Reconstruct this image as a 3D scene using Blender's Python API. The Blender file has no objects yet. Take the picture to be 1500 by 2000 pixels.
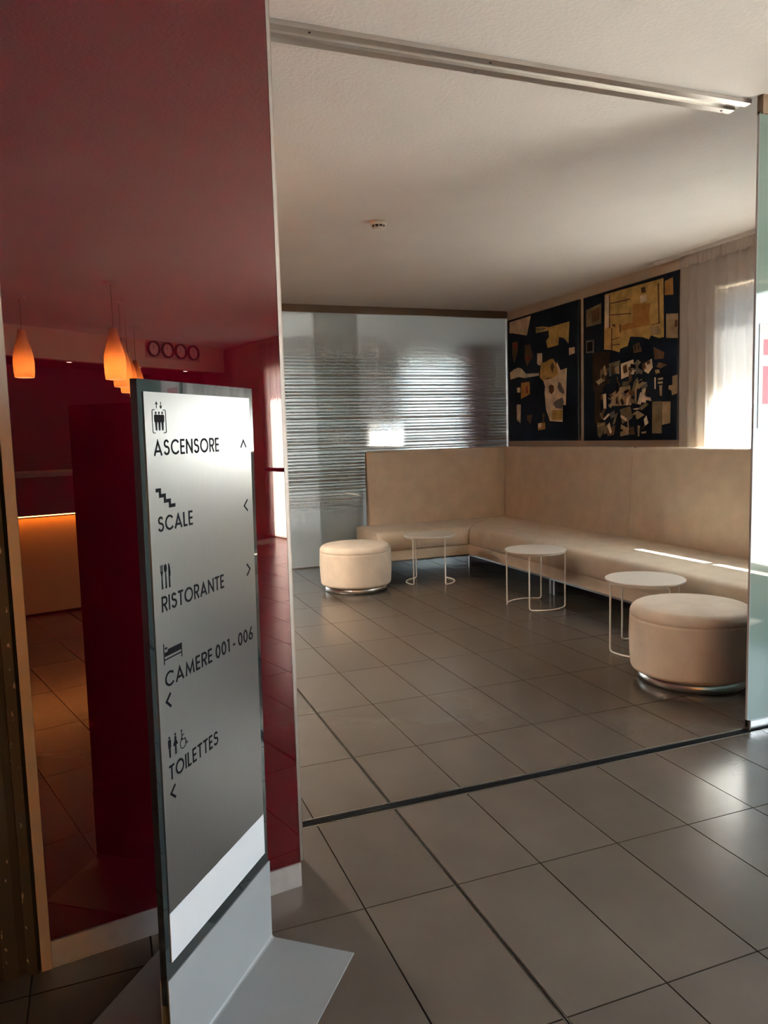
import bpy, bmesh, math, random
from mathutils import Vector, Matrix
random.seed(7)
PI = math.pi
SC = bpy.context.scene
COL = SC.collection

# ------------------------------------------------------------------ camera
cam_d = bpy.data.cameras.new('camera'); cam = bpy.data.objects.new('camera', cam_d); COL.objects.link(cam)
cam_d.sensor_fit = 'VERTICAL'; cam_d.sensor_height = 36.0
cam_d.lens = 1471.39 / 2000.0 * 36.0
cam_d.clip_start = 0.02
R_ = Vector((0.935007, -0.353521, -0.028019)); U_ = Vector((0.061350, 0.083430, 0.994623)); F_ = Vector((0.349282, 0.931699, -0.099696))
cam.matrix_world = Matrix(((R_.x, U_.x, -F_.x, -0.984228), (R_.y, U_.y, -F_.y, -3.111317), (R_.z, U_.z, -F_.z, 1.430872), (0, 0, 0, 1)))
SC.camera = cam

# ------------------------------------------------------------------ sky, sun, exposure
W = bpy.data.worlds.new('world'); SC.world = W; W.use_nodes = True
bg = W.node_tree.nodes['Background']; bg.inputs[0].default_value = (0.72, 0.86, 1.0, 1); bg.inputs[1].default_value = 9.0
sun_d = bpy.data.lights.new('sun', 'SUN'); sun_d.energy = 100.0; sun_d.angle = 0.009; sun_d.color = (1, 0.95, 0.86)
sun = bpy.data.objects.new('sun', sun_d); COL.objects.link(sun)
sun.rotation_euler = Vector((-0.48, 0.16, -0.87)).to_track_quat('-Z', 'Y').to_euler()
def portal(name, loc, sx, sy, direction):
    d = bpy.data.lights.new(name, 'AREA'); d.shape = 'RECTANGLE'; d.size = sx; d.size_y = sy; d.cycles.is_portal = True
    o = bpy.data.objects.new(name, d); COL.objects.link(o); o.location = loc
    o.rotation_euler = Vector(direction).to_track_quat('-Z', 'Z').to_euler(); return o
portal('portal_lounge', (3.86, 0.84, 1.64), 1.68, 1.8, (-1, 0, 0))
portal('portal_lobby', (3.86, -3.2, 1.4), 2.4, 2.2, (-1, 0, 0))
portal('portal_rear', (4.1, 8.2, 1.6), 1.1, 2.1, (0, -1, 0))
portal('portal_rear_left', (-0.6, 8.2, 1.5), 2.6, 2.3, (0, -1, 0))
SC.view_settings.view_transform = 'Standard'; SC.view_settings.look = 'None'
SC.view_settings.gamma = 1.0; SC.view_settings.use_curve_mapping = False
SC.view_settings.exposure = 1.6
SC.cycles.use_denoising = True
SC.cycles.max_bounces = 14; SC.cycles.diffuse_bounces = 7; SC.cycles.glossy_bounces = 6; SC.cycles.transmission_bounces = 8; SC.cycles.transparent_max_bounces = 16
SC.cycles.sample_clamp_indirect = 6.0
SC.cycles.caustics_reflective = False; SC.cycles.caustics_refractive = False

# ------------------------------------------------------------------ materials
MATS = {}
def new_mat(name):
    m = bpy.data.materials.new(name); m.use_nodes = True; MATS[name] = m
    return m, m.node_tree.nodes, m.node_tree.links, m.node_tree.nodes['Principled BSDF']
def P(name, col, rough=0.5, metal=0.0, spec=0.5, var=0.0, scale=8.0, bump=0.0, bscale=60.0, sheen=0.0, stretch=None, rand=0.0, coat=0.0, aniso=0.0, rvar=0.0, world=False):
    """Principled with optional noise tint (var), noise bump, per-object tint (rand)."""
    m, N, L, b = new_mat(name)
    b.inputs['Base Color'].default_value = (*col, 1); b.inputs['Roughness'].default_value = rough
    b.inputs['Metallic'].default_value = metal; b.inputs['Specular IOR Level'].default_value = spec
    if sheen: b.inputs['Sheen Weight'].default_value = sheen; b.inputs['Sheen Roughness'].default_value = 0.4
    if coat: b.inputs['Coat Weight'].default_value = coat; b.inputs['Coat Roughness'].default_value = 0.03
    if aniso: b.inputs['Anisotropic'].default_value = aniso
    tc = N.new('ShaderNodeTexCoord'); src = N.new('ShaderNodeNewGeometry').outputs['Position'] if world else tc.outputs['Object']
    if stretch:
        mp = N.new('ShaderNodeMapping'); mp.inputs['Scale'].default_value = stretch; L.new(src, mp.inputs[0]); src = mp.outputs[0]
    colout = None
    if var or rvar:
        nz = N.new('ShaderNodeTexNoise'); nz.inputs['Scale'].default_value = scale; nz.inputs['Detail'].default_value = 6; L.new(src, nz.inputs['Vector'])
    if var:
        rp = N.new('ShaderNodeMapRange'); rp.inputs[1].default_value = 0.3; rp.inputs[2].default_value = 0.7; rp.inputs[3].default_value = 1 - var; rp.inputs[4].default_value = 1 + var
        L.new(nz.outputs[0], rp.inputs[0])
        mx = N.new('ShaderNodeMix'); mx.data_type = 'RGBA'; mx.blend_type = 'MULTIPLY'; mx.inputs[0].default_value = 1; mx.inputs[6].default_value = (*col, 1)
        L.new(rp.outputs[0], mx.inputs[7]); colout = mx.outputs[2]
    if rand:
        oi = N.new('ShaderNodeObjectInfo'); rp2 = N.new('ShaderNodeMapRange'); rp2.inputs[3].default_value = 1 - rand; rp2.inputs[4].default_value = 1 + rand
        L.new(oi.outputs['Random'], rp2.inputs[0])
        mx2 = N.new('ShaderNodeMix'); mx2.data_type = 'RGBA'; mx2.blend_type = 'MULTIPLY'; mx2.inputs[0].default_value = 1
        if colout: L.new(colout, mx2.inputs[6])
        else: mx2.inputs[6].default_value = (*col, 1)
        L.new(rp2.outputs[0], mx2.inputs[7]); colout = mx2.outputs[2]
    if colout: L.new(colout, b.inputs['Base Color'])
    if rvar:
        rr = N.new('ShaderNodeMapRange'); rr.inputs[1].default_value = 0.3; rr.inputs[2].default_value = 0.7; rr.inputs[3].default_value = rough - rvar; rr.inputs[4].default_value = rough + rvar
        L.new(nz.outputs[0], rr.inputs[0]); L.new(rr.outputs[0], b.inputs['Roughness'])
    if bump:
        n2 = N.new('ShaderNodeTexNoise'); n2.inputs['Scale'].default_value = bscale; n2.inputs['Detail'].default_value = 5; L.new(src, n2.inputs['Vector'])
        bp = N.new('ShaderNodeBump'); bp.inputs['Strength'].default_value = bump; bp.inputs['Distance'].default_value = 0.01
        L.new(n2.outputs[0], bp.inputs['Height']); L.new(bp.outputs[0], b.inputs['Normal'])
    return m
def EM(name, col, s):
    m, N, L, b = new_mat(name); b.inputs['Base Color'].default_value = (*col, 1)
    b.inputs['Emission Color'].default_value = (*col, 1); b.inputs['Emission Strength'].default_value = s; return m

P('tile', (0.074, 0.062, 0.052), 0.22, var=0.10, scale=3.0, bump=0.03, bscale=70, rand=0.06, world=True)
P('tile_edge', (0.03, 0.022, 0.016), 0.9, spec=0.1)
P('grout', (0.012, 0.009, 0.007), 0.8)
P('joint_black', (0.006, 0.006, 0.007), 0.8, spec=0.08)
P('joint_steel', (0.42, 0.38, 0.33), 0.35, 1.0)
P('ceiling', (0.76, 0.73, 0.705), 0.9, var=0.03, scale=2.0, bump=0.25, bscale=55)
P('wall_beige', (0.70, 0.57, 0.43), 0.8, var=0.04, scale=3.0, bump=0.05)
P('wall_white', (0.78, 0.77, 0.76), 0.85)
P('wall_grey', (0.34, 0.34, 0.34), 0.85)
P('plum', (0.075, 0.012, 0.03), 0.7)
b = P('red_lacquer', (0.052, 0.0006, 0.0042), 0.0, spec=0.85).node_tree.nodes['Principled BSDF']; b.inputs['IOR'].default_value = 1.6; b.inputs['Specular Tint'].default_value = (1.0, 0.70, 0.66, 1)
P('red_matt', (0.10, 0.006, 0.009), 0.6)
P('alu', (0.60, 0.57, 0.55), 0.32, 1.0, var=0.05, scale=20, stretch=(1, 1, 0.05))
P('alu_paint', (0.44, 0.37, 0.29), 0.4, 0.2)
P('track_alu', (0.50, 0.46, 0.43), 0.28, 0.85)
P('track_groove', (0.62, 0.60, 0.56), 0.4, 0.3)
P('bronze', (0.20, 0.145, 0.10), 0.4, 0.5)
P('skirting_alu', (0.74, 0.73, 0.72), 0.30, 0.75, var=0.06, scale=25)
P('steel_brushed', (0.34, 0.337, 0.33), 0.30, 1.0, var=0.03, scale=60, stretch=(6, 1, 0.12))
P('steel_ring', (0.70, 0.68, 0.65), 0.32, 1.0)
P('white_strip', (0.50, 0.52, 0.54), 0.35)
P('black_glass', (0.012, 0.018, 0.02), 0.02, spec=0.8)
P('lettering_black', (0.004, 0.004, 0.006), 0.5, spec=0.04)
P('grey_enamel', (0.24, 0.255, 0.265), 0.38, 0.1, var=0.04, scale=6)
P('suede', (0.80, 0.70, 0.56), 0.85, var=0.07, scale=7, bump=0.12, bscale=140, sheen=0.3)
P('suede_pouf', (0.80, 0.71, 0.59), 0.85, var=0.09, scale=7, bump=0.12, bscale=140, sheen=0.35)
P('leg_steel', (0.30, 0.30, 0.31), 0.35, 0.9)
P('white_paint', (0.86, 0.84, 0.78), 0.32)
P('plastic_white', (0.78, 0.74, 0.68), 0.5)
P('plastic_dark', (0.06, 0.05, 0.045), 0.6)
P('cove', (0.80, 0.72, 0.63), 0.6)
P('rail_white', (0.82, 0.80, 0.77), 0.4)
P('canvas', (0.014, 0.020, 0.036), 0.9, spec=0.08, var=0.35, scale=4)
P('frame_dark', (0.015, 0.010, 0.010), 0.5)
for k_, c_ in dict(cream=(0.80, 0.66, 0.48), ochre=(0.60, 0.40, 0.13), brown=(0.15, 0.085, 0.05), orange=(0.48, 0.24, 0.07), red=(0.25, 0.05, 0.04), grey=(0.19, 0.17, 0.15),
                   olive=(0.22, 0.17, 0.10), tan=(0.42, 0.31, 0.18), darkbrown=(0.05, 0.032, 0.022), black=(0.012, 0.012, 0.015)).items():
    P('paper_' + k_, c_, 0.9, spec=0.1, var=0.30, scale=9)
P('heading_cloth', (0.60, 0.55, 0.50), 0.9)
P('window_frame', (0.70, 0.70, 0.70), 0.4)
P('desk_dark', (0.07, 0.012, 0.014), 0.4)
P('desk_front', (0.55, 0.27, 0.08), 0.5)
P('desk_top', (0.30, 0.22, 0.18), 0.3)
P('cord', (0.02, 0.015, 0.015), 0.6)
P('clock_face', (0.45, 0.35, 0.33), 0.5)
P('pavement', (0.40, 0.385, 0.36), 0.9, var=0.1, scale=2)
P('notice_paper', (0.62, 0.56, 0.58), 0.5)
P('notice_print', (0.45, 0.12, 0.16), 0.5)
EM('led_amber', (1.0, 0.48, 0.10), 60.0)
EM('bulb', (1.0, 0.50, 0.16), 8.0)
EM('fill_glow', (0.92, 0.98, 1.0), 105.0)  # glow of the fill panel added in the rear room
EM('downlight', (1.0, 0.85, 0.65), 22.0)

# worn dark timber of the door frame: pale chips where the paint has gone
m, N, L, b = new_mat('timber_worn')
tc = N.new('ShaderNodeTexCoord'); mp = N.new('ShaderNodeMapping'); mp.inputs['Scale'].default_value = (1.3, 1.3, 0.55); L.new(tc.outputs['Object'], mp.inputs[0])
nz = N.new('ShaderNodeTexNoise'); nz.inputs['Scale'].default_value = 55; nz.inputs['Detail'].default_value = 3; L.new(mp.outputs[0], nz.inputs['Vector'])
cr = N.new('ShaderNodeValToRGB'); cr.color_ramp.elements[0].position = 0.66; cr.color_ramp.elements[0].color = (0.024, 0.016, 0.008, 1)
cr.color_ramp.elements[1].position = 0.70; cr.color_ramp.elements[1].color = (0.34, 0.27, 0.18, 1)
L.new(nz.outputs[0], cr.inputs[0]); L.new(cr.outputs[0], b.inputs['Base Color']); b.inputs['Roughness'].default_value = 0.5
P('timber_dark', (0.024, 0.017, 0.010), 0.5, spec=0.3, var=0.2, scale=6)
P('gap_black', (0.004, 0.003, 0.003), 0.8)

# thin sheer curtain: part see-through weave, part translucent
m, N, L, b = new_mat('sheer'); out = N['Material Output']
tl = N.new('ShaderNodeBsdfTranslucent'); tl.inputs[0].default_value = (0.66, 0.65, 0.64, 1)
df = N.new('ShaderNodeBsdfDiffuse'); df.inputs[0].default_value = (0.86, 0.83, 0.80, 1)
tr = N.new('ShaderNodeBsdfTransparent'); tr.inputs[0].default_value = (1, 1, 1, 1)
m1 = N.new('ShaderNodeMixShader'); m1.inputs[0].default_value = 0.45; L.new(tl.outputs[0], m1.inputs[1]); L.new(df.outputs[0], m1.inputs[2])
m2 = N.new('ShaderNodeMixShader'); m2.inputs[0].default_value = 0.15; L.new(m1.outputs[0], m2.inputs[1]); L.new(tr.outputs[0], m2.inputs[2])
L.new(m2.outputs[0], out.inputs[0])
m, N, L, b = new_mat('net_dense'); out = N['Material Output']
tl = N.new('ShaderNodeBsdfTranslucent'); tl.inputs[0].default_value = (0.27, 0.27, 0.28, 1)
df = N.new('ShaderNodeBsdfDiffuse'); df.inputs[0].default_value = (0.75, 0.74, 0.73, 1)
m1 = N.new('ShaderNodeMixShader'); m1.inputs[0].default_value = 0.5; L.new(tl.outputs[0], m1.inputs[1]); L.new(df.outputs[0], m1.inputs[2]); L.new(m1.outputs[0], out.inputs[0])
# roller blind behind the curtain
m, N, L, b = new_mat('blind'); out = N['Material Output']
tl = N.new('ShaderNodeBsdfTranslucent'); tl.inputs[0].default_value = (0.24, 0.24, 0.245, 1)
df = N.new('ShaderNodeBsdfDiffuse'); df.inputs[0].default_value = (0.7, 0.68, 0.64, 1)
m1 = N.new('ShaderNodeMixShader'); m1.inputs[0].default_value = 0.3; L.new(tl.outputs[0], m1.inputs[1]); L.new(df.outputs[0], m1.inputs[2]); L.new(m1.outputs[0], out.inputs[0])
# clear window glass
m, N, L, b = new_mat('window_glass'); out = N['Material Output']
tr = N.new('ShaderNodeBsdfTransparent'); tr.inputs[0].default_value = (0.94, 0.96, 0.95, 1)
gl = N.new('ShaderNodeBsdfGlossy'); gl.inputs['Roughness'].default_value = 0.0
fr = N.new('ShaderNodeFresnel'); fr.inputs[0].default_value = 1.45
ge = N.new('ShaderNodeNewGeometry'); nb = N.new('ShaderNodeMath'); nb.operation = 'SUBTRACT'; nb.inputs[0].default_value = 1.0; L.new(ge.outputs['Backfacing'], nb.inputs[1])
ff = N.new('ShaderNodeMath'); ff.operation = 'MULTIPLY'; L.new(fr.outputs[0], ff.inputs[0]); L.new(nb.outputs[0], ff.inputs[1])
m1 = N.new('ShaderNodeMixShader'); L.new(ff.outputs[0], m1.inputs[0]); L.new(tr.outputs[0], m1.inputs[1]); L.new(gl.outputs[0], m1.inputs[2]); L.new(m1.outputs[0], out.inputs[0])
# lamp shade glass
m, N, L, b = new_mat('shade_glass'); out = N['Material Output']
tl = N.new('ShaderNodeBsdfTranslucent'); tl.inputs[0].default_value = (0.95, 0.72, 0.42, 1)
df = N.new('ShaderNodeBsdfDiffuse'); df.inputs[0].default_value = (0.9, 0.75, 0.55, 1)
m1 = N.new('ShaderNodeMixShader'); m1.inputs[0].default_value = 0.25; L.new(tl.outputs[0], m1.inputs[1]); L.new(df.outputs[0], m1.inputs[2]); L.new(m1.outputs[0], out.inputs[0])
# glass with horizontal etched lines: clear lines alternate with etched (scattering) ones, and are solid etched at head and foot
def etched(name, tint, body, base, lo, hi, rough, refl):
    m, N, L, b = new_mat(name); out = N['Material Output']
    tc = N.new('ShaderNodeTexCoord'); sp = N.new('ShaderNodeSeparateXYZ'); L.new(tc.outputs['Object'], sp.inputs[0])
    def mth(op, a, bb):
        n = N.new('ShaderNodeMath'); n.operation = op
        for i, v in enumerate((a, bb)):
            if isinstance(v, (int, float)): n.inputs[i].default_value = v
            elif v is not None: L.new(v, n.inputs[i])
        return n.outputs[0]
    z = sp.outputs['Z']
    nz = N.new('ShaderNodeTexNoise'); nz.noise_dimensions = '1D'; nz.inputs['Scale'].default_value = 26.0; nz.inputs['Detail'].default_value = 3.0; L.new(z, nz.inputs['W'])
    s = mth('SINE', mth('ADD', mth('MULTIPLY', z, 2 * PI / 0.036), mth('MULTIPLY', nz.outputs[0], 6.0)), None)
    st = N.new('ShaderNodeMapRange'); st.inputs[1].default_value = -0.3; st.inputs[2].default_value = 0.3; L.new(s, st.inputs[0])
    w1 = N.new('ShaderNodeMapRange'); w1.interpolation_type = 'SMOOTHSTEP'; w1.inputs[1].default_value = 0.45; w1.inputs[2].default_value = 1.0; L.new(z, w1.inputs[0])
    w2 = N.new('ShaderNodeMapRange'); w2.interpolation_type = 'SMOOTHSTEP'; w2.inputs[1].default_value = 2.62; w2.inputs[2].default_value = 1.9; L.new(z, w2.inputs[0])
    win = mth('MULTIPLY', w1.outputs[0], w2.outputs[0])
    # amount of etch = base + stripes*window
    amt = mth('ADD', base, mth('MULTIPLY', win, mth('SUBTRACT', mth('MULTIPLY', st.outputs[0], hi), lo)))
    amt = mth('MINIMUM', mth('MAXIMUM', amt, 0.0), 1.0)
    tr = N.new('ShaderNodeBsdfTransparent'); tr.inputs[0].default_value = (*tint, 1)
    rf = N.new('ShaderNodeBsdfRefraction'); rf.inputs[0].default_value = (*tint, 1); rf.inputs['Roughness'].default_value = rough; rf.inputs['IOR'].default_value = 1.30
    tl = N.new('ShaderNodeBsdfTranslucent'); tl.inputs[0].default_value = (*body, 1)
    df = N.new('ShaderNodeBsdfDiffuse'); df.inputs[0].default_value = (*body, 1)
    md = N.new('ShaderNodeMixShader'); md.inputs[0].default_value = 0.5; L.new(tl.outputs[0], md.inputs[1]); L.new(df.outputs[0], md.inputs[2])
    me = N.new('ShaderNodeMixShader'); L.new(amt, me.inputs[0]); L.new(rf.outputs[0], me.inputs[1]); L.new(md.outputs[0], me.inputs[2])
    gl = N.new('ShaderNodeBsdfGlossy'); gl.inputs['Roughness'].default_value = 0.03
    mg = N.new('ShaderNodeMixShader'); mg.inputs[0].default_value = refl; L.new(me.outputs[0], mg.inputs[1]); L.new(gl.outputs[0], mg.inputs[2])
    L.new(mg.outputs[0], out.inputs[0]); return m
etched('glass_lined', (0.72, 0.77, 0.76), (0.92, 0.97, 0.955), 0.46, 0.42, 0.90, 0.34, 0.13)
etched('glass_teal', (0.72, 0.90, 0.84), (0.25, 0.35, 0.315), 1.2, 0.0, 0.0, 0.2, 0.06)

m, N, L, b = new_mat('glass_exit'); out = N['Material Output']
rf = N.new('ShaderNodeBsdfRefraction'); rf.inputs[0].default_value = (0.97, 0.98, 0.98, 1); rf.inputs['Roughness'].default_value = 0.08; rf.inputs['IOR'].default_value = 1.30
L.new(rf.outputs[0], out.inputs[0])

# ------------------------------------------------------------------ helpers
def link(name, me, parent=None, loc=None):
    o = bpy.data.objects.new(name, me); COL.objects.link(o)
    if parent: o.parent = parent
    if loc is not None: o.location = loc
    return o
def tag(o, label=None, cat=None, group=None, kind=None):
    if label: o['label'] = label
    if cat: o['category'] = cat
    if group: o['group'] = group
    if kind: o['kind'] = kind
    return o
def empty(name, loc, label, cat, group=None, rz=0):
    o = bpy.data.objects.new(name, None); COL.objects.link(o); o.location = loc; o.rotation_euler = (0, 0, rz); o.empty_display_size = 0.1
    return tag(o, label, cat, group)
class MB:
    def __init__(s): s.v = []; s.f = []; s.mi = []; s.sm = []
    def add(s, vs, fs, mi=0, smooth=False):
        n = len(s.v); s.v += [tuple(v) for v in vs]
        for f in fs: s.f.append(tuple(i + n for i in f)); s.mi.append(mi); s.sm.append(smooth)
        return s
    def box(s, x0, x1, y0, y1, z0, z1, mi=0):
        v = [(x, y, z) for z in (z0, z1) for y in (y0, y1) for x in (x0, x1)]
        return s.add(v, [(0, 2, 3, 1), (4, 5, 7, 6), (0, 1, 5, 4), (2, 6, 7, 3), (0, 4, 6, 2), (1, 3, 7, 5)], mi)
    def prism(s, poly, z0, z1, mi=0):
        n = len(poly); v = [(x, y, z0) for x, y in poly] + [(x, y, z1) for x, y in poly]
        f = [tuple(range(n))[::-1], tuple(range(n, 2 * n))] + [(i, (i + 1) % n, n + (i + 1) % n, n + i) for i in range(n)]
        return s.add(v, f, mi)
    def lathe(s, prof, seg=48, mi=0, smooth=True, c=(0, 0, 0)):
        n = len(prof); v = []
        for k in range(seg):
            a = 2 * PI * k / seg; v += [(c[0] + r * math.cos(a), c[1] + r * math.sin(a), c[2] + z) for r, z in prof]
        f = []
        for k in range(seg):
            k2 = (k + 1) % seg
            for i in range(n - 1):
                f.append((k * n + i, k2 * n + i, k2 * n + i + 1, k * n + i + 1))
        return s.add(v, f, mi, smooth)
    def tube(s, pts, r, seg=8, mi=0, closed=False):
        pts = [Vector(p) for p in pts]; n = len(pts); v = []; up = None
        for i, p in enumerate(pts):
            if closed: t = (pts[(i + 1) % n] - pts[i - 1]).normalized()
            else: t = (pts[min(i + 1, n - 1)] - pts[max(i - 1, 0)]).normalized()
            if up is None: up = t.orthogonal().normalized()
            up = (up - t * up.dot(t)).normalized(); w = t.cross(up)
            v += [tuple(p + r * (math.cos(2 * PI * k / seg) * up + math.sin(2 * PI * k / seg) * w)) for k in range(seg)]
        f = []
        for i in range(n if closed else n - 1):
            j = (i + 1) % n
            for k in range(seg): f.append((i * seg + k, i * seg + (k + 1) % seg, j * seg + (k + 1) % seg, j * seg + k))
        if not closed: f += [tuple(range(seg))[::-1], tuple(range((n - 1) * seg, n * seg))]
        return s.add(v, f, mi, True)
    def rings(s, secs, mi=0, smooth=True, caps=True):
        """skin closed loops of equal length"""
        n = len(secs[0]); v = [p for q in secs for p in q]; f = []
        for i in range(len(secs) - 1):
            for k in range(n): f.append((i * n + k, i * n + (k + 1) % n, (i + 1) * n + (k + 1) % n, (i + 1) * n + k))
        if caps: f += [tuple(range(n))[::-1], tuple(range((len(secs) - 1) * n, len(secs) * n))]
        return s.add(v, f, mi, smooth)
    def mesh(s, name, mats, fix=True):
        me = bpy.data.meshes.new(name); me.from_pydata(s.v, [], s.f)
        for m in ([mats] if isinstance(mats, str) else mats): me.materials.append(MATS[m])
        me.polygons.foreach_set('material_index', s.mi); me.polygons.foreach_set('use_smooth', s.sm)
        if fix:
            b = bmesh.new(); b.from_mesh(me); bmesh.ops.recalc_face_normals(b, faces=b.faces); b.to_mesh(me); b.free()
        me.update(); return me
    def build(s, name, mats, parent=None, loc=None): return link(name, s.mesh(name, mats), parent, loc)
def bevelled(x0, x1, y0, y1, z0, z1, r, seg=2):
    b = bmesh.new(); bmesh.ops.create_cube(b, size=1)
    for v in b.verts: v.co = ((x0 + x1) / 2 + v.co.x * (x1 - x0), (y0 + y1) / 2 + v.co.y * (y1 - y0), (z0 + z1) / 2 + v.co.z * (z1 - z0))
    bmesh.ops.bevel(b, geom=list(b.edges), offset=r, segments=seg, profile=0.5, affect='EDGES'); return b
def bm_obj(name, b, mat, parent=None, loc=None, smooth=False):
    me = bpy.data.meshes.new(name); bmesh.ops.recalc_face_normals(b, faces=b.faces); b.to_mesh(me); b.free(); me.materials.append(MATS[mat])
    if smooth:
        for p in me.polygons: p.use_smooth = True
    return link(name, me, parent, loc)
def bbox_part(name, x0, x1, y0, y1, z0, z1, mat, parent=None, r=0.002, seg=1): return bm_obj(name, bevelled(x0, x1, y0, y1, z0, z1, r, seg), mat, parent)
def structure(o): o['kind'] = 'structure'; return o
def copy_tree(o, parent=None):
    c = o.copy(); COL.objects.link(c)
    if parent: c.parent = parent
    for ch in list(o.children): copy_tree(ch, c)
    return c

PAINT_A = [
    ('cream', [(4.865, 2.732), (4.387, 2.736), (4.479, 2.53), (4.765, 2.591), (4.864, 2.606)]),
    ('ochre', [(4.289, 2.595), (4.137, 2.581), (4.024, 2.558), (3.643, 2.562), (3.662, 2.341), (3.742, 2.403), (3.834, 2.43), (3.848, 2.346), (4.054, 2.34), (4.082, 2.42), (4.025, 2.451), (4.031, 2.524), (4.123, 2.526), (4.283, 2.532)]),
    ('cream', [(3.654, 2.293), (3.553, 2.292), (3.553, 2.229), (3.652, 2.218)]),
    ('brown', [(4.803, 2.49), (4.673, 2.486), (4.68, 2.364), (4.764, 2.242), (4.806, 2.378)]),
    ('brown', [(4.52, 2.427), (4.405, 2.421), (4.358, 2.28), (4.478, 2.184), (4.523, 2.265)]),
    ('cream', [(4.26, 2.305), (4.162, 2.297), (4.164, 2.174), (4.229, 2.168), (4.266, 2.191)]),
    ('cream', [(4.861, 2.145), (4.757, 2.177), (4.668, 2.186), (4.596, 2.167), (4.503, 2.101), (4.23, 2.086), (4.231, 2.058), (4.535, 2.055), (4.662, 2.078), (4.851, 2.064)]),
    ('cream', [(4.144, 2), (3.96, 2.008), (3.891, 2.086), (3.877, 2.176), (3.81, 2.079), (3.694, 2.091), (3.714, 1.705), (3.773, 1.715), (3.775, 1.533), (4.014, 1.548), (4.091, 1.676), (4.117, 1.849), (4.109, 1.927)]),
    ('cream', [(4.705, 1.957), (4.629, 1.955), (4.633, 1.896), (4.701, 1.901)]),
    ('orange', [(4.607, 2.007), (4.427, 2.006), (4.422, 1.868), (4.491, 1.848), (4.618, 1.823)]),
    ('cream', [(4.714, 1.761), (4.623, 1.757), (4.632, 1.541), (4.712, 1.581)]),
    ('brown', [(4.495, 1.627), (4.372, 1.631), (4.419, 1.527), (4.488, 1.578)]),
    ('orange', [(4.261, 1.531), (4.114, 1.535), (4.108, 1.464), (4.254, 1.451)]),
    ('brown', [(4.156, 1.643), (4.12, 1.63), (4.136, 1.528), (4.165, 1.528)]),
    ('+red', [(4.776, 2.474), (4.686, 2.476), (4.695, 2.407), (4.752, 2.414)]),
    ('+red', [(4.512, 2.289), (4.399, 2.289), (4.407, 2.253), (4.503, 2.251)]),
    ('+ochre', [(4.185, 2.191), (4.085, 2.193), (4.014, 2.213), (3.945, 2.213), (3.877, 2.138), (3.851, 2.045), (3.947, 2.007), (4.058, 2.016), (4.144, 1.992), (4.209, 2.037)]),
    ('+ochre', [(3.978, 1.663), (3.774, 1.662), (3.788, 1.549), (3.979, 1.562)]),
    ('+brown', [(4.031, 1.929), (3.982, 1.941), (3.934, 1.922), (3.932, 1.868), (3.976, 1.837), (4.025, 1.859)]),
    ('+grey', [(3.852, 1.962), (3.811, 1.944), (3.739, 1.856), (3.746, 1.819), (3.826, 1.854), (3.859, 1.902)]),
    ('+grey', [(3.949, 1.739), (3.867, 1.773), (3.773, 1.79), (3.747, 1.736), (3.787, 1.67), (3.895, 1.683)]),
    ('+red', [(4.505, 1.955), (4.466, 1.968), (4.46, 1.887), (4.499, 1.881)]),
    ('+cream', [(4.253, 1.523), (4.179, 1.533), (4.187, 1.489), (4.251, 1.475)]),
    ('+brown', [(3.959, 2.184), (3.918, 2.127), (3.96, 2.054), (4.001, 2.135)]),
    ('+olive', [(4.289, 2.588), (4.137, 2.574), (4.08, 2.554), (4.137, 2.535), (4.268, 2.538)]),
]
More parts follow.
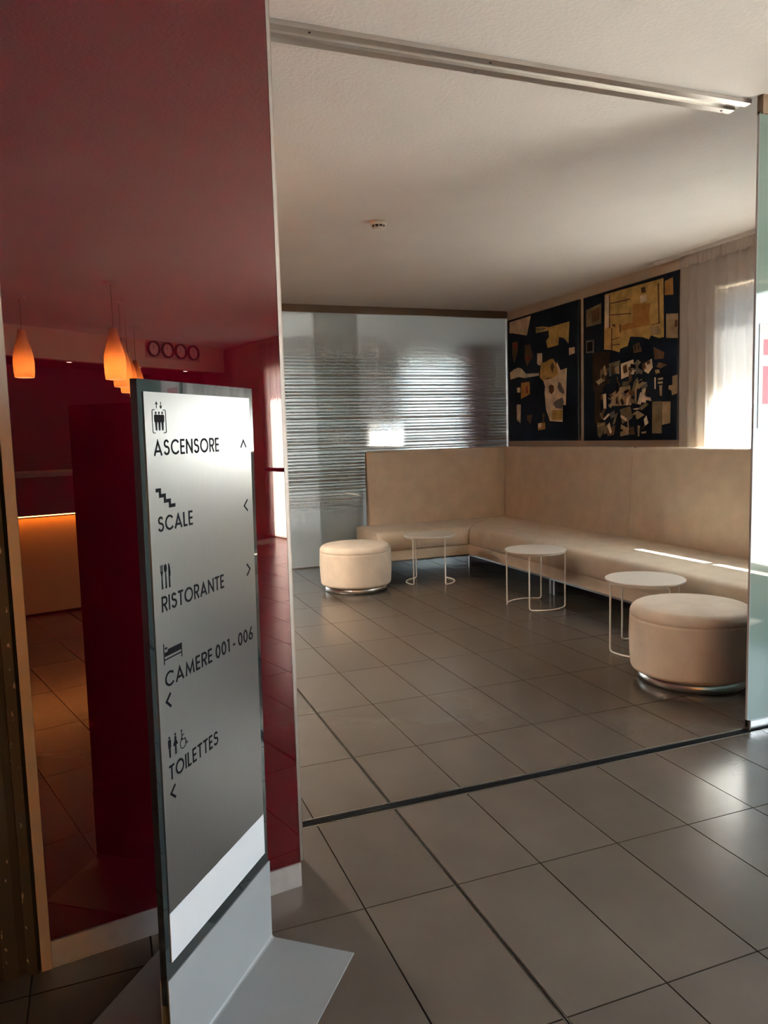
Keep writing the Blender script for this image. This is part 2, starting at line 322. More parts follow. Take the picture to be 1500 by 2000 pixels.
PAINT_B = [
    ('ochre', [(3.062, 2.729), (2.253, 2.722), (2.241, 2.22), (2.303, 2.22), (2.407, 2.257), (2.43, 2.225), (2.513, 2.255), (2.685, 2.282), (2.722, 2.201), (2.825, 2.189), (2.838, 2.157), (2.951, 2.191), (3.068, 2.209)]),
    ('orange', [(2.236, 2.692), (2.138, 2.706), (2.131, 2.56), (2.235, 2.575)]),
    ('tan', [(2.216, 2.414), (2.044, 2.394), (2.041, 2.19), (2.213, 2.209)]),
    ('olive', [(3.355, 2.629), (3.113, 2.658), (3.117, 2.463), (3.356, 2.462)]),
    ('grey', [(3.356, 2.33), (3.231, 2.323), (3.231, 2.197), (3.356, 2.207)]),
    ('darkbrown', [(3.253, 2.199), (2.972, 2.176), (2.999, 2.056), (3.026, 1.888), (3.124, 1.809), (3.131, 1.503), (3.217, 1.506), (3.217, 1.815), (3.246, 1.834)]),
    ('cream', [(2.818, 2.047), (2.64, 2.07), (2.626, 1.939), (2.811, 1.905)]),
    ('cream', [(2.493, 2.015), (2.393, 2.052), (2.38, 1.973), (2.438, 1.923), (2.492, 1.951)]),
    ('brown', [(2.647, 2.2), (2.561, 2.214), (2.524, 2.13), (2.634, 2.126)]),
    ('tan', [(2.964, 1.773), (2.824, 1.831), (2.682, 1.838), (2.662, 1.656), (2.957, 1.661)]),
    ('cream', [(2.521, 1.834), (2.467, 1.854), (2.466, 1.67), (2.52, 1.673)]),
    ('tan', [(2.626, 1.866), (2.583, 1.903), (2.555, 1.828), (2.592, 1.79), (2.596, 1.657), (2.616, 1.694)]),
    ('olive', [(2.383, 1.674), (2.262, 1.671), (2.259, 1.39), (2.38, 1.392)]),
    ('tan', [(2.257, 1.666), (2.151, 1.662), (2.154, 1.477), (2.254, 1.464)]),
    ('tan', [(2.132, 1.877), (2.031, 1.884), (2.028, 1.727), (2.135, 1.714), (2.141, 1.753), (2.18, 1.771), (2.175, 1.801), (2.131, 1.801)]),
    ('brown', [(2.371, 2.151), (2.234, 2.089), (2.244, 2.037), (2.358, 2.041)]),
    ('tan', [(2.649, 1.573), (2.58, 1.603), (2.482, 1.559), (2.58, 1.521)]),
    ('olive', [(2.829, 1.622), (2.681, 1.648), (2.642, 1.548), (2.796, 1.486)]),
    ('olive', [(3.181, 1.505), (3.046, 1.51), (3.067, 1.432), (3.13, 1.358), (3.166, 1.381)]),
    ('brown', [(3.025, 1.431), (2.895, 1.48), (2.915, 1.386), (3.011, 1.37)]),
    ('tan', [(2.822, 1.411), (2.705, 1.442), (2.698, 1.384), (2.821, 1.368)]),
    ('brown', [(2.69, 1.45), (2.629, 1.457), (2.616, 1.383), (2.689, 1.384)]),
    ('tan', [(2.577, 1.468), (2.542, 1.463), (2.554, 1.366), (2.572, 1.366)]),
    ('tan', [(2.53, 1.406), (2.457, 1.413), (2.463, 1.393), (2.517, 1.39)]),
    ('cream', [(3.088, 1.78), (3.039, 1.786), (3.032, 1.639), (3.074, 1.641)]),
    ('olive', [(2.999, 2.065), (2.831, 2.082), (2.838, 2.032), (2.985, 2.03)]),
    ('tan', [(2.911, 2.023), (2.844, 2.033), (2.837, 1.957), (2.897, 1.963)]),
    ('brown', [(3.131, 2.026), (3.068, 2.029), (3.04, 1.898), (3.095, 1.859), (3.131, 1.931)]),
    ('olive', [(2.785, 1.878), (2.708, 1.88), (2.701, 1.843), (2.797, 1.838)]),
    ('tan', [(2.351, 1.947), (2.3, 1.95), (2.288, 1.918), (2.339, 1.914)]),
    ('tan', [(2.31, 1.873), (2.248, 1.876), (2.248, 1.859), (2.31, 1.857)]),
    ('tan', [(2.31, 1.842), (2.251, 1.841), (2.253, 1.823), (2.31, 1.825)]),
    ('tan', [(2.292, 1.809), (2.258, 1.811), (2.261, 1.714), (2.286, 1.723)]),
    ('cream', [(2.356, 1.884), (2.339, 1.883), (2.341, 1.782), (2.353, 1.782)]),
    ('brown', [(2.3, 2.012), (2.199, 1.979), (2.277, 1.955), (2.334, 1.976)]),
    ('grey', [(2.984, 1.594), (2.909, 1.617), (2.902, 1.557), (2.963, 1.542)]),
    ('+orange', [(2.649, 2.57), (2.421, 2.539), (2.432, 2.424), (2.419, 2.376), (2.648, 2.394)]),
    ('+cream', [(2.552, 2.625), (2.469, 2.625), (2.462, 2.562), (2.54, 2.56)]),
    ('+brown', [(2.535, 2.692), (2.487, 2.691), (2.475, 2.642), (2.528, 2.644)]),
    ('+cream', [(3.055, 2.715), (2.993, 2.717), (2.993, 2.411), (3.054, 2.403)]),
    ('+orange', [(2.813, 2.402), (2.587, 2.409), (2.42, 2.399), (2.419, 2.352), (2.636, 2.352), (2.8, 2.35)]),
    ('+brown', [(2.986, 2.527), (2.674, 2.494), (2.674, 2.485), (2.986, 2.517)]),
    ('+brown', [(2.993, 2.712), (2.983, 2.712), (2.978, 2.4), (2.991, 2.402)]),
    ('+brown', [(2.325, 2.691), (2.308, 2.69), (2.293, 2.342), (2.309, 2.34)]),
    ('+brown', [(2.973, 2.634), (2.687, 2.625), (2.687, 2.615), (2.973, 2.624)]),
    ('+brown', [(2.959, 2.398), (2.945, 2.396), (2.945, 2.194), (2.958, 2.196)]),
    ('+brown', [(2.945, 2.291), (2.826, 2.3), (2.826, 2.292), (2.945, 2.283)]),
    ('+brown', [(2.945, 2.241), (2.826, 2.234), (2.825, 2.226), (2.945, 2.232)]),
    ('+brown', [(2.839, 2.414), (2.82, 2.411), (2.813, 2.336), (2.833, 2.338)]),
    ('+brown', [(2.396, 2.349), (2.282, 2.355), (2.282, 2.348), (2.396, 2.341)]),
    ('+brown', [(2.939, 2.436), (2.899, 2.422), (2.899, 2.397), (2.945, 2.417)]),
    ('+tan', [(2.407, 2.335), (2.315, 2.33), (2.281, 2.248), (2.395, 2.256)]),
    ('+black', [(3.338, 2.31), (3.25, 2.308), (3.25, 2.217), (3.338, 2.218)]),
    ('+brown', [(2.785, 2.019), (2.734, 2.039), (2.721, 1.964), (2.772, 1.952)]),
    ('+brown', [(2.708, 2.004), (2.658, 2.015), (2.651, 1.974), (2.702, 1.97)]),
    ('+brown', [(2.457, 2.035), (2.41, 2.038), (2.416, 2.008), (2.451, 2.003)]),
    ('+black', [(2.771, 1.79), (2.701, 1.806), (2.701, 1.781), (2.758, 1.76)]),
    ('+black', [(2.889, 1.734), (2.856, 1.749), (2.849, 1.682), (2.882, 1.675)]),
    ('+black', [(2.63, 1.556), (2.605, 1.571), (2.598, 1.538), (2.617, 1.535)]),
    ('+darkbrown', [(2.622, 2.197), (2.604, 2.199), (2.597, 2.146), (2.615, 2.144)]),
    ('+darkbrown', [(2.579, 2.196), (2.561, 2.198), (2.554, 2.149), (2.572, 2.147)]),
    ('+brown', [(2.107, 2.344), (2.08, 2.344), (2.079, 2.288), (2.106, 2.284)]),
    ('+olive', [(3.34, 2.618), (3.296, 2.62), (3.296, 2.559), (3.333, 2.556)]),
    ('+brown', [(3.267, 2.606), (3.145, 2.625), (3.145, 2.501), (3.253, 2.5)]),
]

# ------------------------------------------------------------------ setting: floor with its tiles
CZ = 2.87          # ceiling height
XR = 3.686         # right-hand wall
YB = 4.95          # rear glass wall
floor = structure(MB().box(-3.4, XR + 0.22, -11.2, YB + 0.12, -0.12, -0.008).box(-3.4, 6.55, YB + 0.12, 8.4, -0.12, -0.008).build('floor', 'grout'))
def tile_mesh(w, d):
    g = 0.0017; x0, x1, y0, y1 = g, w - g, g, d - g; c = 0.0007; t = -0.008
    v = [(x0, y0, t), (x1, y0, t), (x1, y1, t), (x0, y1, t), (x0, y0, -c), (x1, y0, -c), (x1, y1, -c), (x0, y1, -c),
         (x0 + c, y0 + c, 0), (x1 - c, y0 + c, 0), (x1 - c, y1 - c, 0), (x0 + c, y1 - c, 0)]
    f = [(8, 9, 10, 11)]
    for i in range(4):
        j = (i + 1) % 4; f += [(i, j, 4 + j, 4 + i), (4 + i, 4 + j, 8 + j, 8 + i)]
    m = MB().add(v, f, 1); m.mi[0] = 0; return m
TW, TD = 0.31, 0.6009
TRK0, TRK1 = -0.512, -0.458     # floor track
rows = [(TRK1, 0.0)] + [(i * TD, min((i + 1) * TD, YB + 0.2)) for i in range(9)]
rows += [(-1.0502, TRK0)] + [(-1.0502 - (i + 1) * TD, -1.0502 - i * TD) for i in range(17)]
cache = {}; field = MB()
for y0, y1 in rows:
    for a in range(-8, 12):
        x0, x1 = a * TW, (a + 1) * TW
        if a == 0: x0 += 0.0045
        if a == -1: x1 -= 0.0045
        if x1 > XR: x1 = XR
        w, d = round(x1 - x0, 4), round(y1 - y0, 4)
        # keep as single tiles those the photograph shows
        cx, cy = (x0 + x1) / 2, (y0 + y1) / 2
        seen = y1 > -2.2 and -1.75 < cx and cx > -1.0 + 0.13 * (cy + 3.1) - 0.5 and cx < -0.98 + 1.12 * (cy + 3.1) + 0.35
        if seen:
            key = (w, d)
            if key not in cache: cache[key] = tile_mesh(w, d).mesh('tile', ['tile', 'tile_edge'])
            link('tile', cache[key], floor, (x0, y0, 0))
        else:
            q = tile_mesh(w, d); field.add([(p[0] + x0, p[1] + y0, p[2]) for p in q.v], q.f[:1]); field.add([(p[0] + x0, p[1] + y0, p[2]) for p in q.v], q.f[1:], 1)
o = field.build('tile_field', ['tile', 'tile_edge'], floor); o['kind'] = 'stuff'
rear = MB()
for i in range(6):
    for j in range(16): rear.add([(p[0] - 2.4 + j * 0.6, p[1] + 5.16 + i * 0.6, p[2]) for p in tile_mesh(0.6, 0.6).v], tile_mesh(0.6, 0.6).f)
o = rear.build('tile_field', 'tile', floor); o['kind'] = 'stuff'
# dark expansion joint with its pair of metal edges
for y0, y1 in ((TRK1, YB), (-11.0, TRK0)):
    MB().box(-0.0032, 0.0032, y0, y1, -0.008, -0.0025).build('expansion_joint', 'joint_black', floor)
    for sx in (-1, 1): MB().box(sx * 0.0038 - 0.0005, sx * 0.0038 + 0.0005, y0, y1, -0.008, 0.0002).build('joint_edging', 'joint_steel', floor)
# sunk floor track of the sliding glass: two black channels between metal edges
trk = structure(MB().box(-0.50, XR, TRK0, TRK1, -0.008, -0.0035).build('trim_2', 'joint_black'))
for y in (TRK0 + 0.0015, TRK1 - 0.0015): MB().box(-0.50, XR, y - 0.0015, y + 0.0015, -0.008, 0.0012).build('track_edging', 'joint_steel', trk)
for y in (-0.4985, -0.485, -0.4715): MB().box(-0.50, XR, y - 0.0016, y + 0.0016, -0.0035, -0.0008).build('track_rib', 'joint_black', trk)

# ------------------------------------------------------------------ setting: ceiling and walls
structure(MB().box(-3.4, XR + 0.22, -11.2, YB + 0.12, CZ, CZ + 0.15).box(-3.4, 6.55, YB + 0.12, 8.4, CZ, CZ + 0.15).build('ceiling', 'ceiling'))
def wall_with_holes(name, x0, x1, ya, yb, holes, mats):
    """wall along Y, holes = (y0, y1, z0, z1) sorted by y"""
    m = MB(); y = ya
    for h0, h1, z0, z1 in holes:
        m.box(x0, x1, y, h0, 0, CZ)
        if z0 > 0: m.box(x0, x1, h0, h1, 0, z0)
        if z1 < CZ: m.box(x0, x1, h0, h1, z1, CZ)
        y = h1
    m.box(x0, x1, y, yb, 0, CZ); return structure(m.build(name, mats))
wall_with_holes('wall_right', XR, XR + 0.22, -11.2, YB + 0.04, [(-8.75, -8.2, 0.04, 2.45), (-4.4, -2.0, 0.30, 2.5), (-0.05, 1.68, 0.75, 2.53)], 'wall_beige')
structure(MB().box(-2.62, -2.5, -11.2, 8.4, 0, CZ).build('wall_left', 'red_matt'))
structure(MB().box(-2.5, XR, -11.2, -11.05, 0, CZ).build('wall_front', 'red_matt'))
# room behind the glass wall, its window and plum pier
rw = MB(); rw.box(-2.5, -1.9, 8.1, 8.3, 0, CZ); rw.box(-1.9, 0.7, 8.1, 8.3, 0, 0.3); rw.box(-1.9, 0.7, 8.1, 8.3, 2.66, CZ); rw.box(0.7, 3.56, 8.1, 8.3, 0, CZ); rw.box(3.56, 4.63, 8.1, 8.3, 0, 0.55); rw.box(3.56, 4.63, 8.1, 8.3, 2.66, CZ); rw.box(4.63, 7.0, 8.1, 8.3, 0, CZ)
structure(rw.build('wall_back', 'wall_white'))
structure(MB().box(6.4, 6.55, YB + 0.04, 8.1, 0, CZ).build('wall_back_right', 'wall_grey'))
structure(MB().box(XR + 0.22, 6.4, YB + 0.04, YB + 0.12, 0, CZ).build('wall_back_side', 'wall_white'))
structure(MB().box(4.66, 5.02, 7.86, 8.1, 0, CZ).build('wall_pier', 'plum'))
def window(name, axis, a0, a1, z0, z1, pos, bars, depth=0.06):
    def bx(m, p0, p1, q0, q1, d0, d1):
        return m.box(d0, d1, p0, p1, q0, q1) if axis == 'x' else m.box(p0, p1, d0, d1, q0, q1)
    f = MB(); t = 0.055
    bx(f, a0, a0 + t, z0, z1, pos, pos + depth); bx(f, a1 - t, a1, z0, z1, pos, pos + depth)
    bx(f, a0 + t, a1 - t, z0, z0 + t, pos, pos + depth); bx(f, a0 + t, a1 - t, z1 - t, z1, pos, pos + depth)
    w = structure(f.build(name, 'window_frame'))
    edges = [a0 + t] + [a0 + (a1 - a0) * (i + 1) / (bars + 1) for i in range(bars)] + [a1 - t]
    for b_ in edges[1:-1]:
        bx(MB(), b_ - 0.03, b_ + 0.03, z0 + t, z1 - t, pos, pos + depth).build('mullion', 'window_frame', w)
    for i in range(len(edges) - 1):
        bx(MB(), edges[i] + (0.03 if i else 0), edges[i + 1] - (0.03 if i < len(edges) - 2 else 0), z0 + t, z1 - t, pos + depth / 2 - 0.003, pos + depth / 2 + 0.003).build('pane', 'window_glass', w)
    return w
w1 = window('window_1', 'x', -0.05, 1.68, 0.75, 2.53, XR + 0.12, 1)
MB().box(XR + 0.026, XR + 0.034, -0.05, 1.68, 1.66, 2.518).build('roller_blind', 'blind', w1)
window('window_2', 'x', -4.4, -2.0, 0.30, 2.5, XR + 0.12, 3)
window('window_3', 'y', 3.56, 4.63, 0.55, 2.66, 8.16, 0)
window('window_fill', 'y', -1.9, 0.7, 0.3, 2.66, 8.16, 2)  # extra opening, mostly hidden, added to let more daylight into the rear room
d2 = window('door_2', 'x', -8.75, -8.2, 0.04, 2.45, XR + 0.10, 0)
MB().tube([(XR - 0.06, -8.74, 1.0), (XR - 0.06, -8.2, 1.0)], 0.03).build('push_bar', 'red_lacquer', d2)
for y in (-8.72, -8.22): MB().tube([(XR - 0.06, y, 1.0), (XR + 0.11, y, 1.0)], 0.012).build('bar_bracket', 'red_lacquer', d2)

# red lacquered wall, slightly askew to the track
A0 = Vector((-1.190, -0.957)); A1 = Vector((-0.4585, -0.855)); dA = (A1 - A0).normalized(); nA = Vector((dA.y, -dA.x))
def along(p, s, out=0.0): q = p + dA * s + nA * out; return (q.x, q.y)
def slab(s0, s1, t0, t1, z0, z1):
    L_ = A0
    return MB().prism([along(L_, s0, t0), along(L_, s1, t0), along(L_, s1, t1), along(L_, s0, t1)], z0, z1)
LA = (A1 - A0).length
wr = structure(MB().prism([along(A0, 0, -0.012), along(A0, LA - 0.002, -0.012), (-0.462, -0.43), (-1.19, -0.43)], 0, CZ).build('wall_lacquer', 'red_matt'))
slab(0, LA, -0.012, 0, 0.079, CZ).build('lacquer_panel', 'red_lacquer', wr)
ep = slab(LA - 0.0005, LA + 0.0085, -0.03, 0.0015, 0.083, CZ).build('edge_profile', 'alu', wr); ep['label'] = 'grey metal edge strip'
slab(LA + 0.0085, LA + 0.0125, -0.05, -0.001, 0.083, CZ).build('edge_bead', 'joint_steel', wr)
structure(slab(0.0, LA + 0.0005, -0.011, 0.004, 0, 0.077).build('baseboard_lacquer', 'skirting_alu'))
structure(slab(-0.0275, -0.001, -0.05, 0.006, 0, CZ).build('trim_3', 'alu_paint'))
# dark timber door frame left of it: stepped jamb, worn at the foot
dr = structure(slab(-0.036, -0.029, -0.05, -0.012, 0, CZ).build('door_1', 'gap_black'))
slab(-0.062, -0.037, -0.05, 0.004, 0, CZ).build('door_jamb', 'timber_worn', dr)
slab(-0.083, -0.062, -0.06, -0.010, 0, CZ).build('door_rebate', 'timber_dark', dr)
slab(-0.120, -0.083, -0.06, -0.002, 0, CZ).build('door_stile', 'timber_worn', dr)
slab(-0.131, -0.120, -0.06, -0.012, 0, CZ).build('door_rebate', 'timber_dark', dr)
slab(-1.0, -0.131, -0.06, -0.004, 0.0, CZ).build('door_leaf', 'timber_dark', dr)
structure(MB().box(-2.5, -1.19, -0.90, -0.45, 0, CZ).build('wall_behind_door', 'red_matt'))

# ceiling track: two metal flanges with a pale channel between, screws through the flanges
ct = structure(MB().box(-0.48, 1.815, -0.392, -0.345, CZ - 0.006, CZ).build('trim_1', 'track_groove'))
MB().box(-0.48, 1.815, -0.428, -0.389, CZ - 0.018, CZ).build('track_flange', 'track_alu', ct)
MB().box(-0.48, 1.800, -0.348, -0.309, CZ - 0.018, CZ).build('track_flange', 'track_alu', ct)
for x, y in ((0.52, -0.408), (0.50, -0.328), (1.74, -0.328), (-0.2, -0.408)):
    MB().lathe([(0, -0.0025), (0.004, -0.0025), (0.006, 0), (0, 0)], 12, c=(x, y, CZ - 0.018)).build('screw', 'plastic_dark', ct)
# head beam of the glass wall, its floor rail and its corner post
structure(MB().box(-2.5, 3.664, YB - 0.022, YB + 0.045, 2.79, CZ).build('trim_4', 'bronze'))
structure(MB().box(-2.5, 3.664, YB - 0.012, YB + 0.03, 0, 0.012).build('trim_5', 'alu'))
structure(MB().box(3.664, XR, YB - 0.02, YB + 0.03, 0, CZ).build('trim_6', 'alu'))
# pale bead where beige wall meets ceiling
structure(MB().box(XR - 0.016, XR, 2.1, YB - 0.02, CZ - 0.016, CZ).build('trim_7', 'cove'))
structure(MB().box(XR - 0.016, XR, 1.7, YB, 0, 0.07).build('baseboard_right', 'skirting_alu'))

# ------------------------------------------------------------------ sliding glass panels
def glass_panel(name, x0, x1, y, z0, z1, mat, label, group=None, t=0.010):
    r = empty(name, ((x0 + x1) / 2, y, 0), label, 'glass panel', group)
    m = MB(); m.box(x0, x1, y - t / 2, y + t / 2, z0, z1, 1); m.mi[2] = 0
    o = m.build('pane', [mat, 'glass_exit'], r); o.location = (-(x0 + x1) / 2, -y, 0)
    return r
G = 'etched glass panels of the rear wall'
glass_panel('glass_panel', -2.45, -0.30, YB + 0.022, 0.013, 2.79, 'glass_lined', 'line-etched glass sheet at far end of the rear glass wall, behind the red wall')
glass_panel('glass_panel', -0.62, 1.779, YB - 0.004, 0.013, 2.79, 'glass_lined', 'line-etched glass sheet beside the red wall, its edge ending left of the sofa back')
glass_panel('glass_panel', 1.287, 3.662, YB + 0.022, 0.013, 2.79, 'glass_lined', 'line-etched glass sheet directly behind the sofa, reaching the corner by the paintings')
gp = glass_panel('glass_panel', 1.813, 3.66, -0.470, 0.012, 2.80, 'glass_teal', 'pale green glass sliding panel standing on the floor track beside the large pouf', t=0.012)
gx, gy = -(1.813 + 3.66) / 2, 0.470
def gpart(m, name, mat): o = m.build(name, mat, gp); o.location = (gx, gy, 0); return o
gpart(MB().box(1.817, 3.66, -0.484, -0.456, 0.002, 0.040), 'bottom_shoe', 'alu')
gpart(MB().box(1.815, 1.823, -0.487, -0.453, 0.0, 0.044), 'end_cap', 'plastic_dark')
gpart(MB().box(1.820, 3.66, -0.486, -0.454, 2.79, CZ), 'top_clamp', 'bronze')
gpart(MB().box(1.8115, 1.8135, -0.476, -0.464, 0.045, 2.79), 'polished_edge', 'white_strip')
nt = empty('notice', (2.0, -0.478, 1.65), 'pale printed notice stuck to the green glass sliding panel', 'notice')
MB().box(-0.165, 0.165, -0.0005, 0.0005, -0.23, 0.24).build('sheet', 'notice_paper', nt)
for x0, x1, z0, z1 in ((-0.14, 0.14, 0.10, 0.17), (-0.14, 0.05, -0.12, 0.05)): MB().box(x0, x1, -0.0012, -0.0005, z0, z1).build('print_block', 'notice_print', nt)

# ------------------------------------------------------------------ paintings
PALETTE = ['cream', 'ochre', 'brown', 'orange', 'red', 'grey', 'olive', 'tan', 'darkbrown', 'black']
XP = XR - 0.028
def painting(y0, y1, z0, z1, data, label):
    r = empty('painting', (XR, (y0 + y1) / 2, z0), label, 'painting', None)
    cy = (y0 + y1) / 2
    def pt(m, name, mat): o = m.build(name, mat, r); o.location = (-XR, -cy, -z0); return o
    pt(MB().box(XP, XR - 0.002, y0, y1, z0, z1), 'canvas', 'canvas')
    e = 0.005
    f = MB(); f.box(XP - 0.004, XR - 0.002, y0 - e, y0, z0 - e, z1 + e); f.box(XP - 0.004, XR - 0.002, y1, y1 + e, z0 - e, z1 + e)
    f.box(XP - 0.004, XR - 0.002, y0, y1, z0 - e, z0); f.box(XP - 0.004, XR - 0.002, y0, y1, z1, z1 + e)
    pt(f, 'frame', 'frame_dark')
    for i, (k, pl) in enumerate(data):
        d = 0.0024 if k[0] == '+' else 0.0008
        d += 0.00002 * i; k = k.lstrip('+')
        pl = [(min(max(y, y0 + 0.004), y1 - 0.004), min(max(z, z0 + 0.004), z1 - 0.004)) for y, z in pl]
        n = len(pl)
        v = [(XP, y, z) for y, z in pl] + [(XP - d, y, z) for y, z in pl]
        m = MB().add(v, [tuple(range(n, 2 * n))] + [(i_, (i_ + 1) % n, n + (i_ + 1) % n, n + i_) for i_ in range(n)])
        pt(m, 'collage_patch', 'paper_' + k)
rs = random.Random(41)
for k_ in range(54):        # smaller scraps crowded into the lower middle of the second canvas
    cy, cz = rs.uniform(2.42, 3.16), rs.uniform(1.39, 2.02); a = rs.uniform(-0.5, 0.5) + (PI / 2 if rs.random() < 0.5 else 0); l, w_ = rs.uniform(0.02, 0.07), rs.uniform(0.006, 0.026)
    q = [(l, w_ * rs.uniform(0.3, 1)), (-l * rs.uniform(0.5, 1), w_), (-l, -w_ * rs.uniform(0.2, 1)), (l * rs.uniform(0.4, 1), -w_)]
    PAINT_B.append(('+' + rs.choice(['tan', 'brown', 'olive', 'cream', 'darkbrown', 'black', 'grey']), [(round(cy + x * math.cos(a) - y * math.sin(a), 3), round(cz + x * math.sin(a) + y * math.cos(a), 3)) for x, y in q]))
painting(3.486, 4.895, 1.337, 2.752, PAINT_A, 'dark collage canvas with big cream shapes, hung nearest the room corner')
painting(2.068, 3.392, 1.335, 2.748, PAINT_B, 'dark collage canvas with large yellow patch on top, hung beside the curtain')

# ------------------------------------------------------------------ sofa along the rear and right walls
def inset(sec, k, c): return [(c[0] + (x - c[0]) * k, c[1] + (z - c[1]) * k) for x, z in sec]
def arc2(cx, cz, r, a0, a1, n): return [(cx + r * math.cos(math.radians(a0 + (a1 - a0) * i / n)), cz + r * math.sin(math.radians(a0 + (a1 - a0) * i / n))) for i in range(n + 1)]
# seat section as (depth from the front, height)
def seat_section(depth):
    s = [(0.012, 0.252)] + [(0.0, 0.275), (-0.006, 0.31)] + arc2(0.085, 0.355, 0.092, 178, 92, 8) + [(0.16, 0.452), (0.30, 0.457), (depth * 0.6, 0.457), (depth - 0.03, 0.450), (depth, 0.44), (depth, 0.252)]
    return s
def back_section():   # (offset from the foot of its face, height): face leans back to the wall
    return [(0.0, 0.30), (0.0, 0.44), (0.008, 0.60), (0.022, 0.85), (0.042, 1.10), (0.055, 1.225)] + arc2(0.080, 1.247, 0.026, 170, 90, 5) + [(0.088, 1.272), (0.100, 1.262), (0.104, 1.24), (0.104, 0.30)]
def sweep(sec, place, ends, name, mat, parent, round0=0.02, round1=0.02, n=14):
    """place(d, z, t) -> xyz with t in 0..1 ; ends soften by shrinking the section"""
    cx = sum(p[0] for p in sec) / len(sec); cz = sum(p[1] for p in sec) / len(sec)
    secs = []
    st = [(0.0, 1 - 0.10), (0.25, 1 - 0.035), (0.6, 1 - 0.008), (1.0, 1.0)]
    L_ = ends
    ts = []
    for f, k in st: ts.append((f * round0 / L_, k if round0 else 1))
    for i in range(1, n): ts.append((i / n, 1.0))
    for f, k in st[::-1]: ts.append((1 - f * round1 / L_, k if round1 else 1))
    ts.sort(key=lambda q: q[0])
    for t, k in ts: secs.append([place(d, z, t) for d, z in inset(sec, k, (cx, cz))])
    return MB().rings(secs).build(name, mat, parent)
FX, FY = 2.655, 4.045          # front planes: right run x, rear run y
BX, BY = 3.500, 4.765          # feet of the backrest faces
YJ = 2.515                     # joint between the two units
Y_END = 0.02
s1 = empty('corner_sofa', (2.66, 4.05, 0), 'beige suede corner sofa unit with tall back, wrapping the corner under the paintings', 'sofa')
s2 = empty('bench_sofa', (2.66, 1.5, 0), 'beige suede straight sofa unit with tall back, under the curtained window', 'sofa')
def fix(o, root): o.location = -root.location; return o
SL, BL_ = 1.625, 1.795         # left ends of rear seat and rear back
DR, DL = BX + 0.02 - FX, BY + 0.02 - FY
# right run of the corner unit: mitred at the corner
o = sweep(seat_section(DR), lambda d, z, t: (FX + d, YJ + 0.005 + t * (FY + min(d, DL) - YJ - 0.003), z), 1.5, 'seat_cushion', 'suede', s1, 0.03, 0.05); fix(o, s1)
o = sweep(seat_section(DL), lambda d, z, t: (SL + t * (FX + d - 0.002 - SL), FY + d, z), 1.1, 'seat_cushion', 'suede', s1, 0.045, 0.04); fix(o, s1)
o = sweep(back_section(), lambda d, z, t: (BX + d, YJ + 0.006 + t * (BY + d - YJ - 0.006), z), 2.2, 'backrest', 'suede', s1, 0.03, 0.0); fix(o, s1)
o = sweep(back_section(), lambda d, z, t: (BL_ + t * (BX + d - BL_), BY + d, z), 1.7, 'backrest', 'suede', s1, 0.045, 0.0); fix(o, s1)
o = sweep(seat_section(DR), lambda d, z, t: (FX + d, Y_END + t * (YJ - 0.003 - Y_END), z), 1.95, 'seat_cushion', 'suede', s2, 0.03, 0.03); fix(o, s2)
o = sweep(back_section(), lambda d, z, t: (BX + d, Y_END + t * (YJ - 0.006 - Y_END), z), 1.95, 'backrest', 'suede', s2, 0.03, 0.03); fix(o, s2)
b_ = MB().prism([(FX + 0.012, YJ + 0.002), (BX + 0.10, YJ + 0.002), (BX + 0.10, BY + 0.10), (SL + 0.012, BY + 0.10), (SL + 0.012, FY + 0.012), (FX + 0.012, FY + 0.012)], 0.152, 0.255)
fix(b_.build('base', 'suede', s1), s1)
fix(MB().prism([(FX + 0.016, YJ + 0.004), (BX + 0.08, YJ + 0.004), (BX + 0.08, BY + 0.08), (SL + 0.02, BY + 0.08), (SL + 0.02, FY + 0.016), (FX + 0.016, FY + 0.016)], 0.134, 0.152).build('metal_rail', 'leg_steel', s1), s1)
fix(MB().box(FX + 0.012, BX + 0.10, Y_END + 0.01, YJ - 0.002, 0.152, 0.255).build('base', 'suede', s2), s2)
fix(MB().box(FX + 0.016, BX + 0.08, Y_END + 0.02, YJ - 0.004, 0.134, 0.152).build('metal_rail', 'leg_steel', s2), s2)
for x, y in ((FX + 0.03, FY + 0.03), (FX + 0.05, YJ + 0.03), (SL + 0.05, FY + 0.05), (SL + 0.05, BY + 0.04), (BX, BY), (BX, YJ + 0.03)):
    fix(bbox_part('leg', x - 0.015, x + 0.015, y - 0.015, y + 0.015, 0, 0.135, 'leg_steel', s1), s1)
for x, y in ((FX + 0.05, YJ - 0.03), (FX + 0.05, Y_END + 0.1), (BX, YJ - 0.03), (BX, Y_END + 0.1)):
    fix(bbox_part('leg', x - 0.015, x + 0.015, y - 0.015, y + 0.015, 0, 0.135, 'leg_steel', s2), s2)

# ------------------------------------------------------------------ poufs
def pouf_profile(z0, z1, R):
    p = [(0.0, z0), (R - 0.055, z0)]
    p += [(R - 0.035 + 0.030 * math.sin(math.radians(a)), z0 + 0.032 - 0.032 * math.cos(math.radians(a))) for a in range(10, 91, 16)]
    p += [(R, z0 + 0.10), (R + 0.004, (z0 + z1) / 2), (R, z1 - 0.085), (R - 0.001, z1 - 0.071), (R - 0.003, z1 - 0.068), (R - 0.001, z1 - 0.065)]
    p += [(R - 0.055 + 0.055 * math.cos(math.radians(a)), z1 - 0.060 + 0.055 * math.sin(math.radians(a))) for a in range(8, 91, 12)]
    p += [(R - 0.12, z1 + 0.001), (R * 0.4, z1 + 0.004), (0.0, z1 + 0.005)]
    return p
pf = empty('pouf', (2.118, 0.222, 0), 'large round beige suede pouf on steel ring beside the green glass panel', 'pouf', 'round suede poufs')
MB().lathe(pouf_profile(0.056, 0.440, 0.336), 72).build('upholstery', 'suede_pouf', pf)
